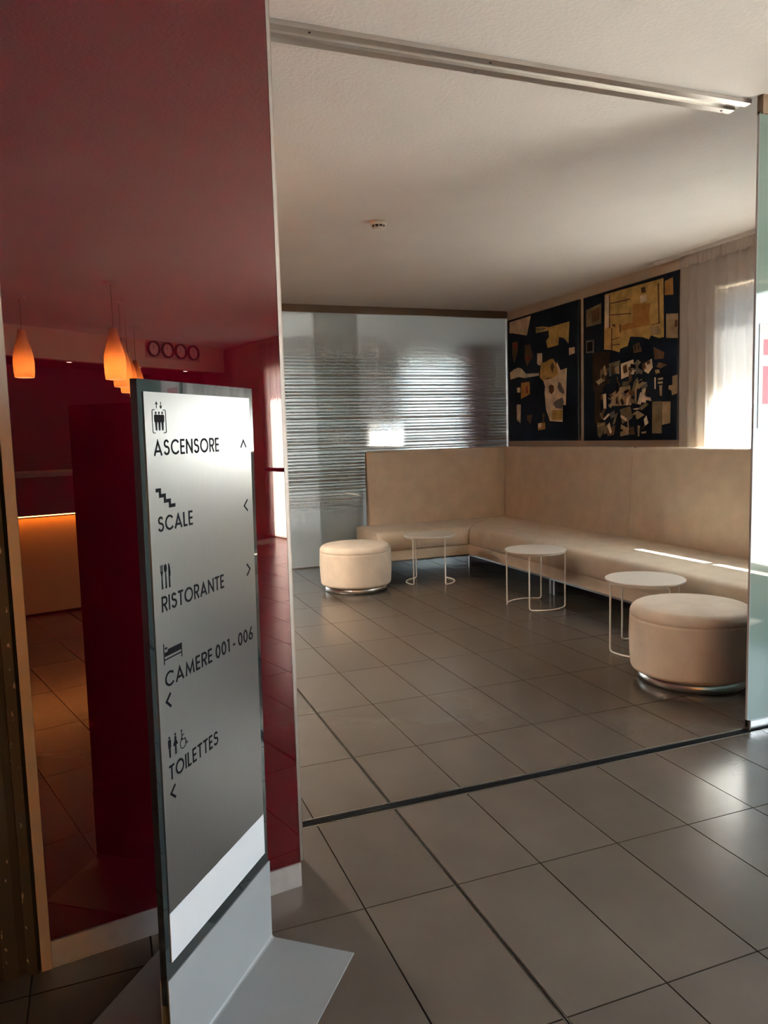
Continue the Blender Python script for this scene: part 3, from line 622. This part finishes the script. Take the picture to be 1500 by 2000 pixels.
rg = MB().lathe([(0.0, 0.0), (0.292, 0.0), (0.292, 0.058), (0.0, 0.058)], 72).build('steel_ring', 'steel_ring', pf)
for p in rg.data.polygons: p.use_smooth = abs(p.normal.z) < 0.5
p2 = copy_tree(pf); p2.location = (1.222, 3.575, 0); p2['label'] = 'round beige suede pouf on steel ring before the far left end of sofa'

# ------------------------------------------------------------------ side tables
def loop(a0, a1, R=0.237, z0=0.0065, z1=0.4515, r=0.0062):
    pts = []; rc = 0.022; n = 14; da = math.degrees(rc / R)
    def P_(a, z): return (R * math.cos(math.radians(a)), R * math.sin(math.radians(a)), z)
    for i in range(n + 1): pts.append(P_(a0 + da + (a1 - a0 - 2 * da) * i / n, z0))
    for k in range(1, 5): b = k * 22.5; pts.append(P_(a1 - da + da * math.sin(math.radians(b)), z0 + rc - rc * math.cos(math.radians(b))))
    for k in range(0, 5): b = k * 22.5; pts.append(P_(a1 - da + da * math.cos(math.radians(b)), z1 - rc + rc * math.sin(math.radians(b))))
    for i in range(1, n + 1): pts.append(P_(a1 - da - (a1 - a0 - 2 * da) * i / n, z1))
    for k in range(1, 5): b = k * 22.5; pts.append(P_(a0 + da - da * math.sin(math.radians(b)), z1 - rc + rc * math.cos(math.radians(b))))
    for k in range(0, 4): b = k * 22.5; pts.append(P_(a0 + da - da * math.cos(math.radians(b)), z0 + rc - rc * math.sin(math.radians(b))))
    return MB().tube(pts, r, 10, closed=True)
def side_table(x, y, arcs, label):
    t = empty('side_table', (x, y, 0), label, 'side table', 'white wire side tables')
    top = MB().lathe([(0.0, 0.4575), (0.246, 0.4575), (0.250, 0.461), (0.250, 0.469), (0.2475, 0.472), (0.0, 0.472)], 64).build('tabletop', 'white_paint', t)
    for p in top.data.polygons: p.use_smooth = abs(p.normal.z) < 0.8
    for a0, a1 in arcs: loop(a0, a1).build('wire_frame', 'white_paint', t)
    for a0, a1 in arcs:
        for a in (a0 + 14, a1 - 14):
            MB().lathe([(0, 0), (0.005, 0), (0.005, 0.003), (0, 0.003)], 8, c=(0.237 * math.cos(math.radians(a)), 0.237 * math.sin(math.radians(a)), 0)).build('glide', 'plastic_white', t)
    return t
side_table(1.985, 3.565, ((102, 204), (284, 386)), 'white wire side table nearest the sofa corner, beside the far pouf')
side_table(2.343, 2.225, ((47, 157), (226, 322)), 'white wire side table standing alone in the middle of the sofa front')
side_table(2.272, 0.800, ((168, 268), (-12, 88)), 'white wire side table half hidden behind the large pouf')

# ------------------------------------------------------------------ smoke detector
sd = empty('smoke_detector', (0.871, 1.788, CZ), 'white round smoke detector on the lounge ceiling', 'smoke detector')
MB().lathe([(0, 0), (0.056, 0), (0.056, -0.020), (0.052, -0.026), (0, -0.026)], 40).build('housing', 'plastic_white', sd)
MB().lathe([(0, -0.026), (0.043, -0.026), (0.040, -0.040), (0, -0.040)], 40).build('sensor_gap', 'plastic_dark', sd)
for k in range(10):
    a = 2 * PI * k / 10; c, s_ = math.cos(a), math.sin(a)
    MB().tube([(0.049 * c, 0.049 * s_, -0.024), (0.040 * c, 0.040 * s_, -0.043)], 0.003, 6).build('rib', 'plastic_white', sd)
MB().lathe([(0, -0.040), (0.041, -0.040), (0.037, -0.050), (0.020, -0.053), (0, -0.053)], 40).build('cap', 'plastic_white', sd)

# ------------------------------------------------------------------ curtains
def curtain(y0, y1, x, z0, z1, pleats, amp, seed, slant=0.0, nz=16):
    rnd = random.Random(seed); n = pleats * 10
    ph = [0.0]; a_ = []
    for i in range(n):
        ph.append(ph[-1] + 2 * PI / 10 * rnd.uniform(0.6, 1.4))
    ph = [p * pleats * 2 * PI / ph[-1] for p in ph]
    am = [rnd.uniform(0.55, 1.0) for _ in range(pleats + 2)]
    v = []; f = []
    for j in range(nz + 1):
        z = z1 + (z0 - z1) * j / nz; t = j / nz
        for i in range(n + 1):
            p = ph[i]; k = int(p / (2 * PI)); A = amp * am[min(k, pleats)] * (0.75 + 0.35 * t)
            dy = slant * t * t * math.sin(i / n * PI * 3 + 0.6)
            v.append((x + A * math.sin(p + 0.5 * t * math.sin(3 * p / pleats + seed)), y0 + (y1 - y0) * i / n + dy + 0.3 * A * math.sin(2 * p), z))
    for j in range(nz):
        for i in range(n): q = j * (n + 1) + i; f.append((q, q + 1, q + n + 2, q + n + 1))
    return MB().add(v, f, 0, True)
def curtain_thing(y0, y1, label, pleats, seed, x=3.645):
    r = empty('curtain', (x, (y0 + y1) / 2, 0), label, 'curtain')
    o = curtain(y0, y1, x, 0.02, 2.765, pleats, 0.022, seed, 0.05).build('drape', 'sheer', r); o.location = (-x, -(y0 + y1) / 2, 0)
    o = curtain(y0, y1, x - 0.004, 2.755, 2.842, pleats * 2, 0.010, seed + 1, 0, 3).build('heading_tape', 'heading_cloth', r); o.location = (-x, -(y0 + y1) / 2, 0)
    o = curtain(y0, y1, x + 0.002, 2.755, 2.838, pleats * 2, 0.010, seed + 5, 0, 3).build('heading_tape', 'heading_cloth', r); o.location = (-x, -(y0 + y1) / 2, 0)
curtain_thing(-0.42, 2.040, 'gathered white sheer curtain at the lounge window behind the sofa', 24, 3, 3.645)
curtain_thing(-8.9, -8.1, 'narrow white sheer curtain over the glazed hall door', 12, 17, 3.662)
rc = empty('curtain', (4.1, 8.04, 0), 'white net added to dim the window behind the etched glass wall', 'curtain')  # net added here to tone down the bright rear window
q = curtain(3.3, 4.64, 0, 0.05, 2.75, 14, 0.02, 23, 0.0, 6)
q.v = [(b_ - 4.1, a_, z_) for a_, b_, z_ in q.v]; q.build('drape', 'net_dense', rc)
rl = tag(empty('curtain_rail', (3.64, 0.9, CZ), 'white ceiling curtain rail above the lounge curtain, its end showing left', 'curtain rail'))
o = MB().box(3.618, 3.668, -0.42, 2.33, CZ - 0.026, CZ).build('rail', 'rail_white', rl); o.location = (-3.64, -0.9, -CZ)
o = MB().box(3.612, 3.674, 2.33, 2.345, CZ - 0.030, CZ).build('end_cap', 'plastic_white', rl); o.location = (-3.64, -0.9, -CZ)

# ------------------------------------------------------------------ information sign
SO = Vector((-0.891, -1.475, 1.537)); Sa = Vector((0.623, 0.782, 0.008)).normalized(); Sn = Vector((0.782, -0.623, -0.016)).normalized(); Sb = Sn.cross(Sa).normalized(); Sn = Sa.cross(Sb)
base_w = SO + Sa * 0.23 + Sb * (-1.5385)
sg = empty('information_sign', (base_w.x, base_w.y, 0), 'tall black glass sign with brushed steel panel and pictograms on grey folded foot', 'sign')
sg.rotation_mode = 'QUATERNION'
sg.rotation_quaternion = Matrix(((Sa.x, -Sn.x, Sb.x), (Sa.y, -Sn.y, Sb.y), (Sa.z, -Sn.z, Sb.z))).to_quaternion()
bpy.context.view_layer.update()
INV = Matrix.Translation(sg.location) @ sg.rotation_quaternion.to_matrix().to_4x4(); INV = INV.inverted()
ORG = INV @ SO            # sign-plane origin in local coordinates
def sbox(u0, u1, v0, v1, n0, n1): return MB().box(ORG.x + u0, ORG.x + u1, ORG.y - n1, ORG.y - n0, ORG.z + v0, ORG.z + v1)
sbox(-0.018, 0.478, -1.36, 0.0255, -0.0185, -0.0025).build('glass_slab', 'black_glass', sg)
pn = sbox(0, 0.4564, -1.1500, 0, -0.0025, 0).build('steel_panel', 'steel_brushed', sg)
ws = sbox(0, 0.4564, -1.2665, -1.1502, -0.0025, 0.0002).build('white_strip', 'white_strip', sg); ws['label'] = 'plain bright white strip'
# folded feet: upright sheet and floor plate, one before and one behind the slab
def foot(n_in, n_out, far, u0=-0.018, u1=0.482):
    t = 0.003; top = SO.z - 1.300
    def wpt(u, n, z):
        p = SO + Sa * u + Sn * n; zz = z; k = (zz - p.z) / Sb.z; q = p + Sb * k; return q
    # section in (n, z) in world heights, extruded along Sa
    s = 1 if n_out > n_in else -1
    sec = [(n_in, top), (n_out, top), (n_out, 0.012), (n_out + s * 0.003, 0.006), (n_out + s * 0.008, 0.0045), (far, 0.0040), (far, 0.0005), (n_in, 0.0005)]
    A = [INV @ wpt(u0, n, z) for n, z in sec]; B = [INV @ wpt(u1, n, z) for n, z in sec]
    n = len(sec)
    return MB().add(A + B, [(i, (i + 1) % n, n + (i + 1) % n, n + i) for i in range(n)] + [tuple(range(n)), tuple(range(2 * n - 1, n - 1, -1))])
foot(-0.0024, 0.0008, 0.252).build('foot_plate', 'grey_enamel', sg)
foot(-0.0187, -0.0217, -0.285).build('foot_plate', 'grey_enamel', sg)
# --- writing: stroked capitals, cap height 1
def arc(cx, cy, rx, ry, a0, a1, n=20): return [(cx + rx * math.cos(math.radians(a0 + (a1 - a0) * i / n)), cy + ry * math.sin(math.radians(a0 + (a1 - a0) * i / n))) for i in range(n + 1)]
V_ = [(0.065, 0), (0.065, 1)]
GLY = {
 'A': (0.88, [[(0.06, 0), (0.44, 0.87), (0.82, 0)], [(0.19, 0.27), (0.69, 0.27)]]),
 'S': (0.62, [arc(0.31, 0.735, 0.21, 0.20, 20, 270, 16) + arc(0.31, 0.30, 0.25, 0.235, 90, -160, 18)[1:]]),
 'C': (0.88, [arc(0.50, 0.5, 0.435, 0.435, 40, 320, 26)]),
 'E': (0.50, [V_, [(0, 0.065), (0.48, 0.065)], [(0, 0.51), (0.46, 0.51)], [(0, 0.935), (0.48, 0.935)]]),
 'N': (0.76, [[(0.065, 0), (0.065, 1)], [(0.07, 0.93), (0.69, 0.07)], [(0.695, 0), (0.695, 1)]]),
 'O': (1.00, [arc(0.5, 0.5, 0.435, 0.435, 0, 360, 32)]),
 'R': (0.60, [V_, [(0.02, 0.935), (0.33, 0.935)] + arc(0.33, 0.70, 0.235, 0.235, 90, -90, 12)[1:] + [(0.02, 0.465)], [(0.30, 0.46), (0.56, 0)]]),
 'L': (0.46, [V_, [(0, 0.065), (0.45, 0.065)]]),
 'I': (0.13, [V_]),
 'T': (0.60, [[(0, 0.935), (0.60, 0.935)], [(0.30, 0), (0.30, 0.95)]]),
 'M': (0.98, [[(0.07, 0), (0.165, 0.83), (0.49, 0.16), (0.815, 0.83), (0.91, 0)]]),
 '0': (0.58, [arc(0.29, 0.5, 0.225, 0.435, 0, 360, 28)]),
 '1': (0.32, [[(0.02, 0.90), (0.22, 0.935)], [(0.22, 0), (0.22, 1)]]),
 '6': (0.60, [arc(0.30, 0.285, 0.235, 0.22, 0, 360, 24), [(0.44, 1.0), (0.24, 0.66), (0.085, 0.36)]]),
 '-': (0.30, [[(0, 0.36), (0.30, 0.36)]]),
}
def ribbon(pts, w):
    """flat band along a polyline with mitred joints -> verts2d, quads"""
    closed = len(pts) > 3 and math.hypot(pts[0][0] - pts[-1][0], pts[0][1] - pts[-1][1]) < 1e-6
    if closed: pts = pts[:-1]
    n = len(pts); Lf = []; Rt = []
    for i in range(n):
        p = Vector(pts[i])
        a = Vector(pts[i - 1]) if (closed or i > 0) else None; c = Vector(pts[(i + 1) % n]) if (closed or i < n - 1) else None
        d1 = (p - a).normalized() if a is not None else None; d2 = (c - p).normalized() if c is not None else None
        if d1 is None: d1 = d2
        if d2 is None: d2 = d1
        n1 = Vector((-d1.y, d1.x)); n2 = Vector((-d2.y, d2.x)); m_ = (n1 + n2)
        m_ = m_.normalized() if m_.length > 1e-6 else n1
        k = w / 2 / max(m_.dot(n1), 0.35)
        Lf.append(p + m_ * k); Rt.append(p - m_ * k)
    v = [(q.x, q.y) for q in Lf + Rt]; m = n if closed else n - 1
    return v, [(i, (i + 1) % n, n + (i + 1) % n, n + i) for i in range(m)]
class Flat:
    """marks on the steel panel: coordinates u, v of the panel in metres"""
    def __init__(s): s.m = MB(); s.k = 0
    def poly(s, pts):
        n = len(pts); s.k += 1; h = 0.0005 + 0.00001 * (s.k % 8)
        s.m.add([(ORG.x + u, ORG.y + 0.0003, ORG.z + v) for u, v in pts] + [(ORG.x + u, ORG.y - h, ORG.z + v) for u, v in pts],
                [tuple(range(n, 2 * n))] + [(i, (i + 1) % n, n + (i + 1) % n, n + i) for i in range(n)]); return s
    def stroke(s, pts, w):
        v, q = ribbon(pts, w)
        for a in q: s.poly([v[i] for i in a])
        return s
    def disc(s, u, v, ru, rv=None): return s.poly(arc(u, v, ru, rv or ru, 0, 345, 23))
    def build(s, name, label):
        o = s.m.build(name, 'lettering_black', pn)
        if label: o['label'] = label
        return o
def word(text, u0, u1, vb, h):
    sp = 0.17; wd = 0.0; lay = []
    for ch in text:
        if ch == ' ': wd += 0.26; continue
        lay.append((ch, wd)); wd += GLY[ch][0] + sp
    wd -= sp; k = (u1 - u0) / wd; F = Flat()
    for ch, x in lay:
        for st in GLY[ch][1]:
            v, q = ribbon(st, 0.145)
            v = [(u0 + (x + a) * k, vb + b * h) for a, b in v]
            for c in q: F.poly([v[i] for i in c])
    F.build('lettering', 'black lettering reading ' + text)
word('ASCENSORE', 0.026, 0.2935, -0.1335, 0.0335)
word('SCALE', 0.028, 0.1635, -0.2965, 0.0330)
word('RISTORANTE', 0.0275, 0.2915, -0.4710, 0.0338)
word('CAMERE 001 - 006', 0.0265, 0.4310, -0.6395, 0.0340)
word('TOILETTES', 0.0250, 0.2335, -0.8515, 0.0340)
mm = lambda L_: [(u / 1000.0, v / 1000.0) for u, v in L_]
F = Flat(); st = lambda L_, w_: F.stroke(mm(L_), w_ / 1000.0); pg = lambda L_: F.poly(mm(L_))
st([(36, -37), (29, -37), (26.7, -39), (26.7, -83), (29, -85.5), (36, -85.5)], 1.7); st([(65, -37), (72.5, -37), (75, -39), (75, -83), (72.5, -85.5), (65, -85.5)], 1.7)
st([(43, -34), (43, -20.5)], 1.7); st([(39, -25.5), (43, -20.5), (47, -25.5)], 1.7); st([(58.5, -20), (58.5, -33)], 1.7); st([(54.5, -28.5), (58.5, -33.5), (62.5, -28.5)], 1.7)
for c in (39.5, 51.0, 62.5):
    F.disc(c / 1000, -0.0432, 0.0026, 0.0028)
    pg([(c - 6.7, -49.5), (c - 4, -46.8), (c + 4, -46.8), (c + 6.7, -49.5), (c + 6.3, -61.5), (c + 3.6, -64), (c + 2.3, -80.5), (c - 2.3, -80.5), (c - 3.6, -64), (c - 6.3, -61.5)])
F.build('pictogram', 'black lift pictogram of three figures')
F = Flat(); st([(26, -207), (40.5, -207), (40.5, -219.5), (57.5, -219.5), (57.5, -232), (75.5, -232), (75.5, -244), (96, -244)], 8.0); F.build('pictogram', 'black staircase pictogram')
F = Flat()
for u in (29.3, 33, 36.7): st([(u, -368.5), (u, -384)], 1.5)
pg([(28.5, -382.5), (37.5, -382.5), (35.5, -389), (34.8, -392), (31.2, -392), (30.5, -389)]); pg([(31.6, -391), (34.4, -391), (35.4, -421), (30.6, -421)])
F.disc(0.047, -0.3775, 0.0052, 0.0090); pg([(45.6, -385), (48.4, -385), (49.4, -421.5), (44.6, -421.5)])
pg([(57.8, -368), (61, -370), (64, -378), (65, -388), (64.6, -396), (62.4, -398.5), (63.2, -422), (58, -422)])
F.build('pictogram', 'black fork, spoon and knife pictogram')
F = Flat(); st([(26.6, -541), (26.6, -587)], 3.0); st([(94.2, -556), (94.2, -588)], 3.0); pg([(41, -556), (92, -556), (92, -570.5), (29.5, -570.5), (29.5, -561), (41, -561)]); st([(31, -552.5), (39, -552.5)], 4.2); st([(27, -577), (94, -577)], 3.0)
F.build('pictogram', 'black bed pictogram')
F = Flat(); F.disc(0.031, -0.7545, 0.0028)
pg([(25.5, -760.5), (28, -758.5), (34, -758.5), (36.5, -760.5), (36.2, -776), (34.3, -778), (33.6, -799.5), (28.4, -799.5), (27.7, -778), (25.8, -776)])
F.disc(0.0535, -0.7545, 0.0028); pg([(51, -758.5), (56, -758.5), (57, -768), (63, -779), (44, -779), (50, -768)]); st([(51.8, -779), (51.8, -800)], 2.2); st([(55.2, -779), (55.2, -800)], 2.2)
F.disc(0.0785, -0.7560, 0.0023); st([(78.5, -759), (79.8, -778), (91, -778), (96.5, -792), (101.5, -790)], 2.0); st([(79, -768), (88, -768)], 1.8); st([(76.5 + 0.0, -773)] + arc(83.0, -787.5, 11.5, 11.5, 118, 352, 18), 1.9)
F.build('pictogram', 'black man, woman and wheelchair pictograms')
for pts, w_ in (([(402.5, -127.5), (417, -109), (431, -127.5)], 4.6), ([(428, -264.5), (409.5, -279), (428, -293.5)], 4.4), ([(411.5, -433.5), (428.5, -449), (411.5, -464.5)], 4.6), ([(44, -655.5), (27.5, -671), (44, -686.5)], 6.0), ([(45, -867), (27.5, -882), (45, -897.5)], 5.6)):
    F = Flat(); st(pts, w_); F.build('arrow', 'black chevron arrow')

# ------------------------------------------------------------------ entrance hall behind: lamps, clocks, reception
def pendant(lift=0.0):
    r = empty('pendant_lamp', (0, 0, 0), 'bottle shaped amber glass pendant lamp hanging in the entrance hall', 'lamp', 'bottle shaped pendant lamps')
    MB().lathe([(0, 0), (0.065, 0), (0.065, -0.018), (0.058, -0.024), (0, -0.024)], 28).build('canopy', 'plastic_white', r)
    MB().tube([(0, 0, -0.02), (0.002, 0, -0.2), (0, 0, -0.42 + lift)], 0.0025, 6).build('cord', 'cord', r)
    prof = [(0.088, -0.86), (0.094, -0.80), (0.096, -0.72), (0.090, -0.64), (0.070, -0.56), (0.050, -0.50), (0.040, -0.45), (0.036, -0.41)]
    MB().lathe(prof + [(a - 0.004, b_) for a, b_ in prof[::-1]], 36, c=(0, 0, lift)).build('shade', 'shade_glass', r)
    MB().lathe([(0, -0.40), (0.030, -0.40), (0.030, -0.47), (0.018, -0.49), (0, -0.49)], 20, c=(0, 0, lift)).build('lamp_holder', 'plastic_white', r)
    MB().lathe([(0, -0.66)] + [(0.036 * math.sin(math.radians(a)), -0.70 + 0.036 * math.cos(math.radians(a))) for a in range(20, 180, 20)] + [(0, -0.736)], 20, c=(0, 0, lift)).build('bulb', 'bulb', r)
    return r
pl = None
LAMPS = [(0.043, -6.82, 'lone amber glass pendant lamp reflected in the red wall by the pale post'),
         (0.593, -5.788, 'amber glass pendant lamp largest in the reflected row above the sign'),
         (0.944, -6.689, 'amber glass pendant lamp second in the reflected row above the sign'),
         (1.289, -7.563, 'amber glass pendant lamp third in the reflected row above the sign'),
         (1.664, -8.40, 'amber glass pendant lamp farthest in the reflected row above the sign'),
         (-0.75, 1.2, 'amber glass pendant lamp inside the lounge, nearer the red wall'),
         (-0.75, 3.2, 'amber glass pendant lamp inside the lounge, nearer the rear glass')]
for i, (x, y, lb) in enumerate(LAMPS):
    if i == 0: o = pendant(0.085)
    elif i == 1: o = pl = pendant()
    else: o = copy_tree(pl)
    o.location = (x, y, CZ); o['label'] = lb
    ld = bpy.data.lights.new('lamp_light', 'POINT'); ld.energy = 9.5 if i < 5 else 135.0; ld.shadow_soft_size = 0.035; ld.color = (1.0, 0.58, 0.26) if i < 5 else (1.0, 0.83, 0.65)
    lo = bpy.data.objects.new('lamp_light', ld); COL.objects.link(lo); lo.location = (x, y, CZ - 0.79 + (0.085 if i == 0 else 0))
# angled fascia over the reception with four clocks
F0 = Vector((0.27, -8.65)); F1 = Vector((3.3, -9.87)); dF = (F1 - F0).normalized(); nF = Vector((-dF.y, dF.x))
if nF.y < 0: nF = -nF
def fp(s, t): q = F0 + dF * s + nF * t; return (q.x, q.y)
structure(MB().prism([fp(-2.9, 0), fp(3.6, 0), fp(3.6, -0.12), fp(-2.9, -0.12)], 2.50, CZ).build('trim_8', 'wall_beige'))
structure(MB().prism([fp(-2.9, -0.12), fp(3.6, -0.12), fp(3.6, -1.1), fp(-2.9, -1.1)], 2.52, 2.62).build('ceiling_recess', 'red_matt'))
structure(MB().prism([fp(-2.9, -1.1), fp(3.6, -1.1), fp(3.6, -1.2), fp(-2.9, -1.2)], 0, 2.62).build('wall_recess', 'red_matt'))
brd = empty('clock_board', (*fp(2.55, 0.0), 2.73), 'pale board carrying four clocks on fascia over the reception', 'board')
def onF(m, name, mat, par, s, z): o = m.build(name, mat, par); return o
angF = math.atan2(dF.y, dF.x)
brd.rotation_euler = (0, 0, angF)
MB().box(-0.52, 0.52, 0.0, 0.008, -0.10, 0.11).build('panel', 'clock_face', brd)
for i, s_ in enumerate((2.16, 2.42, 2.67, 2.92)):
    ck = empty('wall_clock', (*fp(s_, 0.009), 2.755), 'round dark rimmed clock, %s of four over the reception' % ('first', 'second', 'third', 'fourth')[i], 'clock', 'clocks over the reception', angF)
    def disc_y(r0, r1, y0, y1, n=28):
        m = MB(); v = []
        for k in range(n):
            a = 2 * PI * k / n; c, s2 = math.cos(a), math.sin(a)
            v += [(r0 * c, y0, r0 * s2), (r1 * c, y0, r1 * s2), (r1 * c, y1, r1 * s2), (r0 * c, y1, r0 * s2)]
        f = []
        for k in range(n):
            a_, b2 = 4 * k, 4 * ((k + 1) % n)
            for q in range(4): f.append((a_ + q, a_ + (q + 1) % 4, b2 + (q + 1) % 4, b2 + q))
        return m.add(v, f)
    disc_y(0.088, 0.112, 0.0, 0.035).build('rim', 'plastic_dark', ck)
    disc_y(0.001, 0.090, 0.004, 0.012).build('face', 'plastic_white', ck)
    for ang, ln in ((60 + 75 * i, 0.05), (90, 0.072)):
        c, s2 = math.cos(math.radians(ang)), math.sin(math.radians(ang)); p_ = (-s2 * 0.003, c * 0.003)
        MB().add([(p_[0], 0.0135, p_[1]), (-p_[0], 0.0135, -p_[1]), (ln * c - p_[0], 0.0135, ln * s2 - p_[1]), (ln * c + p_[0], 0.0135, ln * s2 + p_[1]),
                  (p_[0], 0.0125, p_[1]), (-p_[0], 0.0125, -p_[1]), (ln * c - p_[0], 0.0125, ln * s2 - p_[1]), (ln * c + p_[0], 0.0125, ln * s2 + p_[1])],
                 [(0, 1, 2, 3), (7, 6, 5, 4), (0, 4, 5, 1), (1, 5, 6, 2), (2, 6, 7, 3), (3, 7, 4, 0)]).build('hand', 'plastic_dark', ck)
dl0 = None
for i, s_ in enumerate((-0.6, 1.05, 2.2, 3.1)):
    q = fp(s_, -0.35)
    if dl0 is None:
        dl0 = empty('downlight', (*q, 2.52), 'recessed downlight first from the darker desk end of the soffit over the reception', 'downlight', 'downlights over the reception')
        MB().lathe([(0.03, -0.002), (0.045, -0.002), (0.045, 0.0), (0.03, 0.0)], 20).build('bezel', 'alu', dl0)
        MB().lathe([(0, -0.001), (0.03, -0.001), (0.03, 0.0), (0, 0.0)], 20).build('lens', 'downlight', dl0)
    else:
        c_ = copy_tree(dl0); c_.location = (*q, 2.52); c_['label'] = 'recessed downlight %s from the darker desk end of the soffit over the reception' % ('', 'second', 'third', 'fourth')[i]
dk = empty('reception_desk', (-0.5, -5.9, 0), 'dark reception desk with amber lit front, reflected at left of the red wall', 'desk')
def dkp(m, name, mat): o = m.build(name, mat, dk); o.location = (0.5, 5.9, 0); return o
dkp(MB().box(-1.9, 0.60, -6.5, -5.60, 0.02, 0.84), 'carcass', 'desk_dark')
dkp(MB().box(-1.9, 0.60, -5.60, -5.59, 0.03, 0.835), 'front_panel', 'desk_front')
dkp(MB().box(-1.9, 0.62, -6.0, -5.46, 0.865, 1.18), 'upstand', 'desk_dark')
dkp(MB().box(-1.95, 0.66, -6.05, -5.42, 1.18, 1.215), 'counter', 'desk_top')
dkp(MB().box(-1.88, 0.58, -5.55, -5.53, 0.852, 0.863), 'led_strip', 'led_amber')
cl = empty('fill_panel', (-0.4, 6.7, CZ), 'long cool fill light panel added out of view behind the etched glass', 'fill light')  # glowing panel added to brighten the rear room, kept out of view
MB().box(-0.75, 0.75, -0.16, 0.16, -0.05, 0).build('housing', 'rail_white', cl)
MB().box(-0.72, 0.72, -0.14, 0.14, -0.056, -0.05).build('fill_face', 'fill_glow', cl)
# ------------------------------------------------------------------ outside
structure(MB().box(XR + 0.22, 40, -30, YB + 0.04, -0.4, -0.13).build('ground', 'pavement'))
structure(MB().box(-30, 40, 8.5, 40, -0.4, -0.12).build('ground', 'pavement'))
structure(MB().box(-6, 14, 13.0, 13.4, -0.4, 3.6).build('sky_block_wall', 'wall_white'))  # unseen wall added to cut the sky light reaching the rear windows
